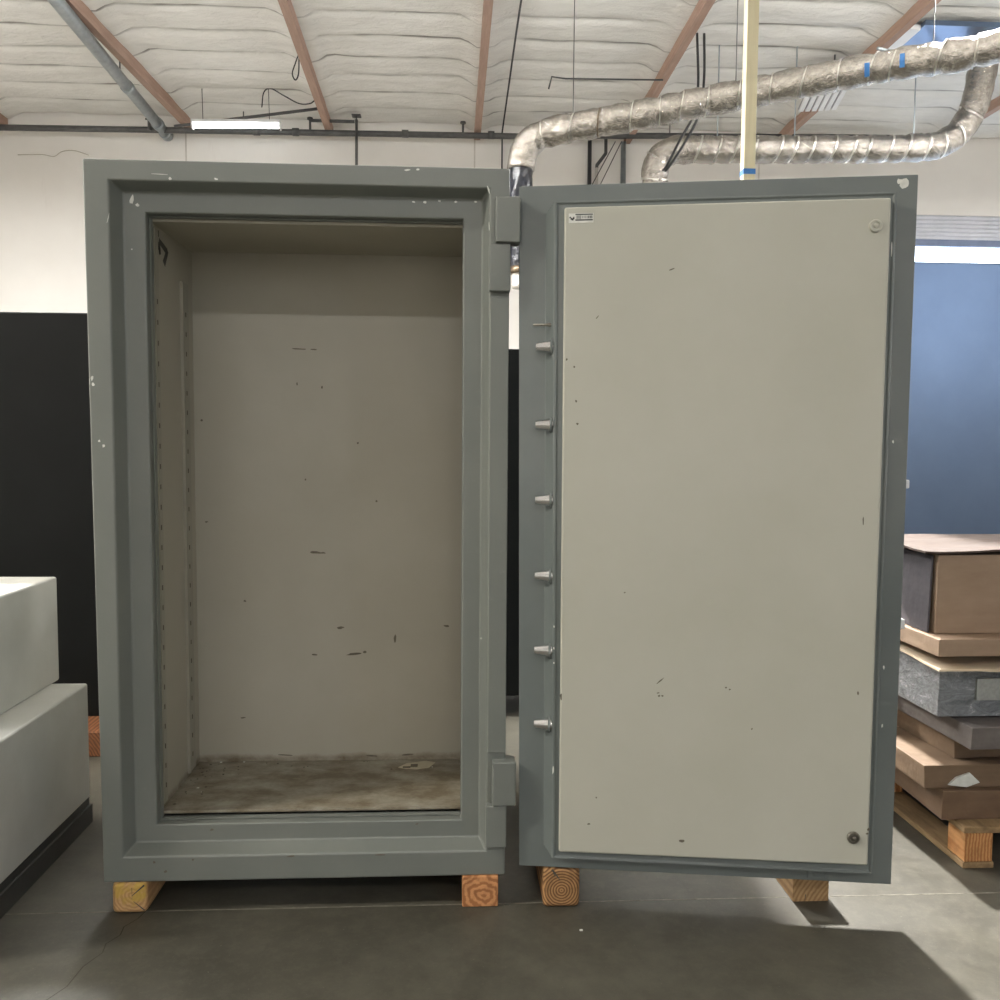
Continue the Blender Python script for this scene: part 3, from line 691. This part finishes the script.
# ------------------------------------------------------------------ pipes, cables, conduits
def run(name, label, cat, pts, r, mat, n=10, sub=1, group=None):
    o = tubeobj(name, [Vector(p)-Vector(pts[0]) for p in pts], r, mat, None, n, sub); o.location = pts[0]; return tag(o, label, cat, group)
# heavy steel main with couplings and hangers
t = thing('sprinkler_main', 'sprinkler piping: galvanised main beside the left beam, dark branch along the back wall', 'pipe', (-4.66, 12.0, 6.117))
def rel(*p): return [Vector(q)-Vector((-4.66, 12.0, 6.117)) for q in p]
tubeobj('pipe_run', rel((-4.30, 2.5, 6.117), (-4.66, 12.0, 6.117)), .078, M['galv'], t, 20)
for y in (12.0, 11.6, 10.2):
    tubeobj('coupling', rel((-4.66+.038*(12-y), y-.05, 6.117), (-4.66+.038*(12-y), y+.05, 6.117)), -.0 + .092 if y > 11 else .088, M['galv'], t, 20)
tubeobj('end_cap', rel((-4.66, 12.05, 6.117), (-4.66, 12.12, 6.117)), .09, M['galv'], t, 20)
for y in (9.9, 6.5): tubeobj('hanger', rel((-4.66+.038*(12-y), y, 6.17), (-4.66+.038*(12-y), y, 6.40)), .010, M['pipe'], t, 6)
bm = bmesh.new(); tube(bm, rel((-4.80, 11.7, 6.05), (-4.80, 11.7, 6.22)), .03, 8); tube(bm, rel((-4.80, 11.7, 6.12), (-4.66, 11.7, 6.12)), .02, 8); tube(bm, rel((-4.86, 11.7, 6.22), (-4.74, 11.7, 6.22)), .015, 8)
obj('valve', bm, M['pipe'], t)
# long dark branch pipe along the back wall
tag(tubeobj('branch_run', rel((-8.9, 11.8, 6.05), (-4.6, 11.8, 6.095), (.936, 11.8, 6.14), (2.9, 11.8, 6.2), (6.9, 11.8, 6.27)), .046, M['pipe'], t, 12), 'long dark iron branch along the wall')
for x in (-3.2, .45, -.9, -2.6):
    z = 6.05+(x+8.9)*.0105; tubeobj('coupling', rel((x-.05, 11.8, z), (x+.05, 11.8, z)), .060, M['pipe'], t, 12)
for x in (-2.378, .005):
    z = 6.14; bm = bmesh.new(); tube(bm, rel((x, 11.8, z), (x, 11.8, z+.17)), .018, 8); tube(bm, rel((x, 11.8, z+.17), (x, 11.8, z+.20)), .045, 8); obj('sprinkler_head', bm, M['pipe'], t)
for x in (-7.4, -3.4, 1.3, 3.3): tubeobj('hanger', rel((x, 11.8, 6.1), (x, 11.8, 6.44)), .010, M['pipe'], t, 6)
# drop with rod
t = thing('hanging_drop_pipe', 'thin dark drop pipe with a side arm hanging behind the safe top', 'pipe', (-1.65, 11.72, 5.2))
def rel(*p): return [Vector(q)-Vector((-1.65, 11.72, 5.2)) for q in p]
tubeobj('pipe_run', rel((-1.653, 11.72, 5.2), (-1.65, 11.72, 6.30)), .022, M['pipe'], t, 8)
tubeobj('rod', rel((-1.65, 11.72, 6.30), (-1.65, 11.72, 6.36)), .010, M['pipe'], t, 8)
tubeobj('arm', rel((-2.36, 11.72, 6.27), (-1.68, 11.72, 6.27)), .026, M['pipe'], t, 8)
bm = bmesh.new(); box(bm, -.07, .07, -.07, .07, 1.15, 1.165); obj('flange', bm, M['pipe'], t)
run('hanging_conduit', 'thin dark conduit sloping past the lit lamp to the second roof beam', 'conduit', [(-4.276, 11.2, 5.95), (-2.14, 11.2, 6.265)], .022, M['pipe'])
run('conduit', 'thin dark line along the ceiling and down the back wall beside the near duct', 'conduit', [(.60, 3.0, 6.32), (.62, 8.9, 6.33), (.64, 12.1, 6.30), (.643, 12.14, 6.1), (.643, 12.14, 3.0)], .013, M['cable'])
run('wall_pipe', 'straight black pipe on the back wall below the near duct', 'pipe', [(2.077, 12.12, 3.0), (2.067, 12.12, 6.23)], .034, M['cable'])
t = thing('wall_pipe', 'kinked pipe on the back wall, black above and pale below', 'pipe', (2.19, 12.12, 3.0))
def rel(*p): return [Vector(q)-Vector((2.19, 12.12, 3.0)) for q in p]
tubeobj('upper_pipe', rel((2.33, 12.12, 6.24), (2.332, 12.12, 6.014), (2.187, 12.12, 5.82), (2.187, 12.12, 5.78)), .028, M['pipe'], t)
tag(tubeobj('lower_pipe', rel((2.187, 12.12, 5.80), (2.192, 12.12, 3.0)), .026, M['conduit'], t), 'pale lower length')
run('wall_pipe', 'grey pipe on the back wall between kinked pipe and far duct', 'pipe', [(2.63, 12.12, 3.0), (2.62, 12.12, 6.2)], .045, M['galv'])
run('hanging_wire', 'longer thin wire slanting down the back wall beside the grey pipe', 'wire', [(2.57, 12.03, 6.18), (2.25, 12.03, 5.52), (2.0, 12.03, 5.0)], .007, M['cable'], 6)
run('hanging_wire', 'shorter thin wire slanting down the back wall beside the kinked pipe', 'wire', [(2.47, 12.03, 6.176), (2.10, 12.03, 5.484), (1.9, 12.03, 5.1)], .007, M['cable'], 6)
run('hanging_wire', 'thin crooked wire on the cream back wall at far left', 'wire', [(-7.0, 12.17, 5.78), (-6.626, 12.17, 5.794), (-6.443, 12.17, 5.768), (-6.318, 12.17, 5.848), (-6.134, 12.17, 5.868), (-5.9, 12.17, 5.80)], .006, M['faint'], 6, 5)
run('cable', 'black cable hanging from the ceiling to the far duct elbow', 'cable', [(2.812, 8.5, 6.30), (2.838, 8.5, 5.653), (2.771, 8.5, 5.294), (2.628, 8.5, 5.03), (2.50, 8.6, 4.76), (2.47, 8.7, 4.72)], .016, M['cable'], 8, 8)
run('cable', 'second black cable hanging beside the first at the far duct elbow', 'cable', [(2.90, 8.5, 6.30), (2.91, 8.5, 5.75), (2.86, 8.5, 5.35), (2.70, 8.5, 5.02), (2.54, 8.6, 4.76), (2.50, 8.7, 4.71)], .016, M['cable'], 8, 8)
run('cable', 'looped dark cable hanging from the second roof beam above the lit lamp', 'cable', [(-2.93, 10.9, 6.15), (-2.90, 10.9, 6.36), (-2.80, 10.9, 6.42), (-2.62, 10.9, 6.33), (-2.396, 10.9, 6.22), (-2.25, 10.95, 6.24), (-2.19, 11.0, 6.30)], .009, M['cable'], 6, 8)
run('cable', 'short loop of cable clipped to the side of the second roof beam', 'cable', [(-2.18, 9.6, 6.36), (-2.22, 9.6, 6.25), (-2.26, 9.6, 6.12), (-2.22, 9.6, 6.04), (-2.18, 9.6, 6.12), (-2.17, 9.6, 6.33)], .009, M['cable'], 6, 8)
run('conduit', 'thin bent rod under the ceiling above the near duct', 'conduit', [(1.12, 9.6, 6.02), (1.16, 9.6, 6.18), (1.35, 9.6, 6.16), (2.66, 9.6, 6.18)], .012, M['pipe'], 6)
run('conduit', 'angled steel brace between near duct and right-hand roof beam', 'conduit', [(4.55, 7.4, 5.70), (6.6, 9.4, 6.35)], .022, M['galv'], 6)

# ------------------------------------------------------------------ lamps and added lights
def lamp(label, x, y, z, tube_mat, w=1.24, hang=True, grp='ceiling lamps', tilt=0.):
    t = thing('tube_lamp', label, 'ceiling lamp', (x, y, z), (0, -tilt, 0), grp)
    bm = bmesh.new(); box(bm, -w/2-.02, w/2+.02, -.07, .07, .035, .075); obj('housing', bm, M['lamp_body'], t, bevel=.004)
    bm = bmesh.new(); tube(bm, [(-w/2, 0, .0), (w/2, 0, .0)], .032, 14); obj('tube', bm, tube_mat, t, smooth=True)
    for s in (-1, 1):
        bm = bmesh.new(); box(bm, s*(w/2+.012)-.012, s*(w/2+.012)+.012, -.05, .05, -.045, .05); obj('end_socket', bm, M['lamp_body'], t)
    for s in (-1, 1): tubeobj('hanging_wire', [(s*.48, 0, .075), (s*.48, 0, 6.44-z)], .005, M['cable'], t, 5)
    return t
lamp('lit white tube lamp hanging in front of the back wall above the safe', -3.32, 11.0, 5.91, M['tube'], 1.24, tilt=.02)
def area(name, loc, sx, sy, power, col, rot=(0, 0, 0)):
    L = bpy.data.lights.new(name, 'AREA'); L.shape = 'RECTANGLE'; L.size = sx; L.size_y = sy; L.energy = power; L.color = col
    o = bpy.data.objects.new(name, L); C.objects.link(o); o.location = loc; o.rotation_euler = rot; return o
WARM = (1., .995, .985)
def lamp_light(x, y, z, down, up=0, c=WARM):
    if down: area('tube_light', (x, y, z), 2.4, .12, down, c)
    if up: area('ceiling_fill', (x, y, z+.02), 2.4, .12, up, c, (math.pi, 0, 0))  # added upward light with no fixture, brightens the ceiling
for x, p in ((-3.6, 115), (-.2, 165), (3.2, 80)): lamp_light(x, -8.0, 5.85, p)
lamp_light(-6.3, -1.6, 5.3, 680, 0, (1., .96, .87))
def floor_pool_light(loc, aim, power, angle, c=WARM):
    L = bpy.data.lights.new('floor_pool_light', 'SPOT'); L.energy = power; L.spot_size = math.radians(angle); L.spot_blend = .8; L.shadow_soft_size = .22; L.color = c
    o = bpy.data.objects.new('floor_pool_light', L); C.objects.link(o); o.location = loc
    o.rotation_euler = (Vector(aim)-Vector(loc)).to_track_quat('-Z', 'Y').to_euler()
floor_pool_light((.35, 1.3, 5.8), (.13, 1.35, 0), 4500, 9)  # added light, brightens the floor seen through the gap beside the door
floor_pool_light((.6, 6.3, 5.85), (1.35, -.1, 0), 13500, 15, (1., .97, .92))
floor_pool_light((-1.25, 1.05, 5.8), (-1.25, 1.05, 0), 2200, 8, (1., .97, .92))  # added light, brightens the floor in the gap left of the safe
for x, y, p, u in ((-5.5, 3.2, 160, 0), (-6.0, 5.0, 900, 0), (-2.4, 5.0, 600, 0), (6.0, 6.2, 420, 0), (9.6, 5.2, 1300, 0), (-6., 3.6, 0, 290), (-2., 3.6, 0, 290), (2., 3.6, 0, 290), (6., 3.6, 0, 330)):
    lamp_light(x, y, (5.8 if y > 6 else 5.5) if p else 4.9, p, u)

# daylight: sky seen through the open roller door and the added front window
w = bpy.data.worlds.new('sky'); sc.world = w; w.use_nodes = True; nt = w.node_tree
bg = nt.nodes['Background']; tc = nt.nodes.new('ShaderNodeTexCoord'); sx = nt.nodes.new('ShaderNodeSeparateXYZ'); rp = nt.nodes.new('ShaderNodeValToRGB')
nt.links.new(tc.outputs['Generated'], sx.inputs[0]); nt.links.new(sx.outputs['Z'], rp.inputs[0]); nt.links.new(rp.outputs[0], bg.inputs[0])
e = rp.color_ramp.elements; e[0].position = 0.; e[0].color = (1., .97, .92, 1); e[1].position = .35; e[1].color = (.50, .68, 1., 1)
x_ = e.new(.08); x_.color = (.86, .93, 1., 1)
bg.inputs[1].default_value = 7.0
for name, loc, s, rot in (('door_portal', (9.3, 12.25, 2.33), (4.6, 4.66), (math.radians(-90), 0, 0)), ('reflection_window_portal', (9.6, -11.05, 4.1), (2.8, 3.0), (math.radians(90), 0, 0))):
    o = area(name, loc, s[0], s[1], 1, (1, 1, 1), rot); o.data.cycles.is_portal = True

# ------------------------------------------------------------------ remaining ceiling items and post
t = thing('wooden_post', 'pale square wooden post with blue tape rising behind the safe door', 'post', (1.517, 2.6, 0))
bm = bmesh.new(); box(bm, -.033, .033, -.033, .033, 0, 6.40); obj('shaft', bm, M['post'], t, bevel=.004)
bm = bmesh.new(); box(bm, -.0345, .0345, -.0345, .0345, 2.835, 2.865); tag(obj('tape', bm, M['blue_tape'], t), 'band of blue tape')
t = thing('ceiling_vent', 'white slatted vent panel under the ceiling between the two ducts', 'vent', (4.95, 9.7, 6.13), (0, 0, -.22))
bm = bmesh.new(); box(bm, -.27, .27, -.66, .66, .012, .03); obj('backing', bm, M['vent_back'], t)
for i in range(6): bm = bmesh.new(); box(bm, -.26+i*.09, -.195+i*.09, -.66, .66, -.02, .012); obj('slat', bm, M['vent'], t, bevel=.003)
for s in (-1, 1): tubeobj('hanger', [(0, s*.5, .03), (0, s*.5, .28)], .01, M['pipe'], t, 6)

bm = bmesh.new(); box(bm, 5.45, 6.5, 8.1, 8.98, 6.30, 6.36); sk = tag(obj('window_2', bm, M['navy']), kind='structure')
bm = bmesh.new(); box(bm, 5.23, 5.45, 8.2, 9.12, 6.29, 6.35); obj('skylight_curb', bm, M['vent'], sk)

# ------------------------------------------------------------------ camera
cam = bpy.data.cameras.new('camera'); co = bpy.data.objects.new('camera', cam); C.objects.link(co)
cam.sensor_width = 36.; cam.lens = 36.*880/1000; cam.clip_end = 200
yaw, pitch, roll = .05507, .06579, .00703
f = Vector((math.sin(yaw)*math.cos(pitch), math.cos(yaw)*math.cos(pitch), -math.sin(pitch)))
r = Vector((math.cos(yaw), -math.sin(yaw), 0)); u = r.cross(f)
c, s = math.cos(roll), math.sin(roll); r, u = c*r+s*u, -s*r+c*u
m = Matrix((r, u, -f)).transposed().to_4x4(); m.translation = (-.15368, -2.42166, 1.31652); co.matrix_world = m
sc.camera = co
vs = sc.view_settings; vs.view_transform = 'Standard'; vs.look = 'None'; vs.gamma = 1.; vs.use_curve_mapping = False; vs.exposure = -.07
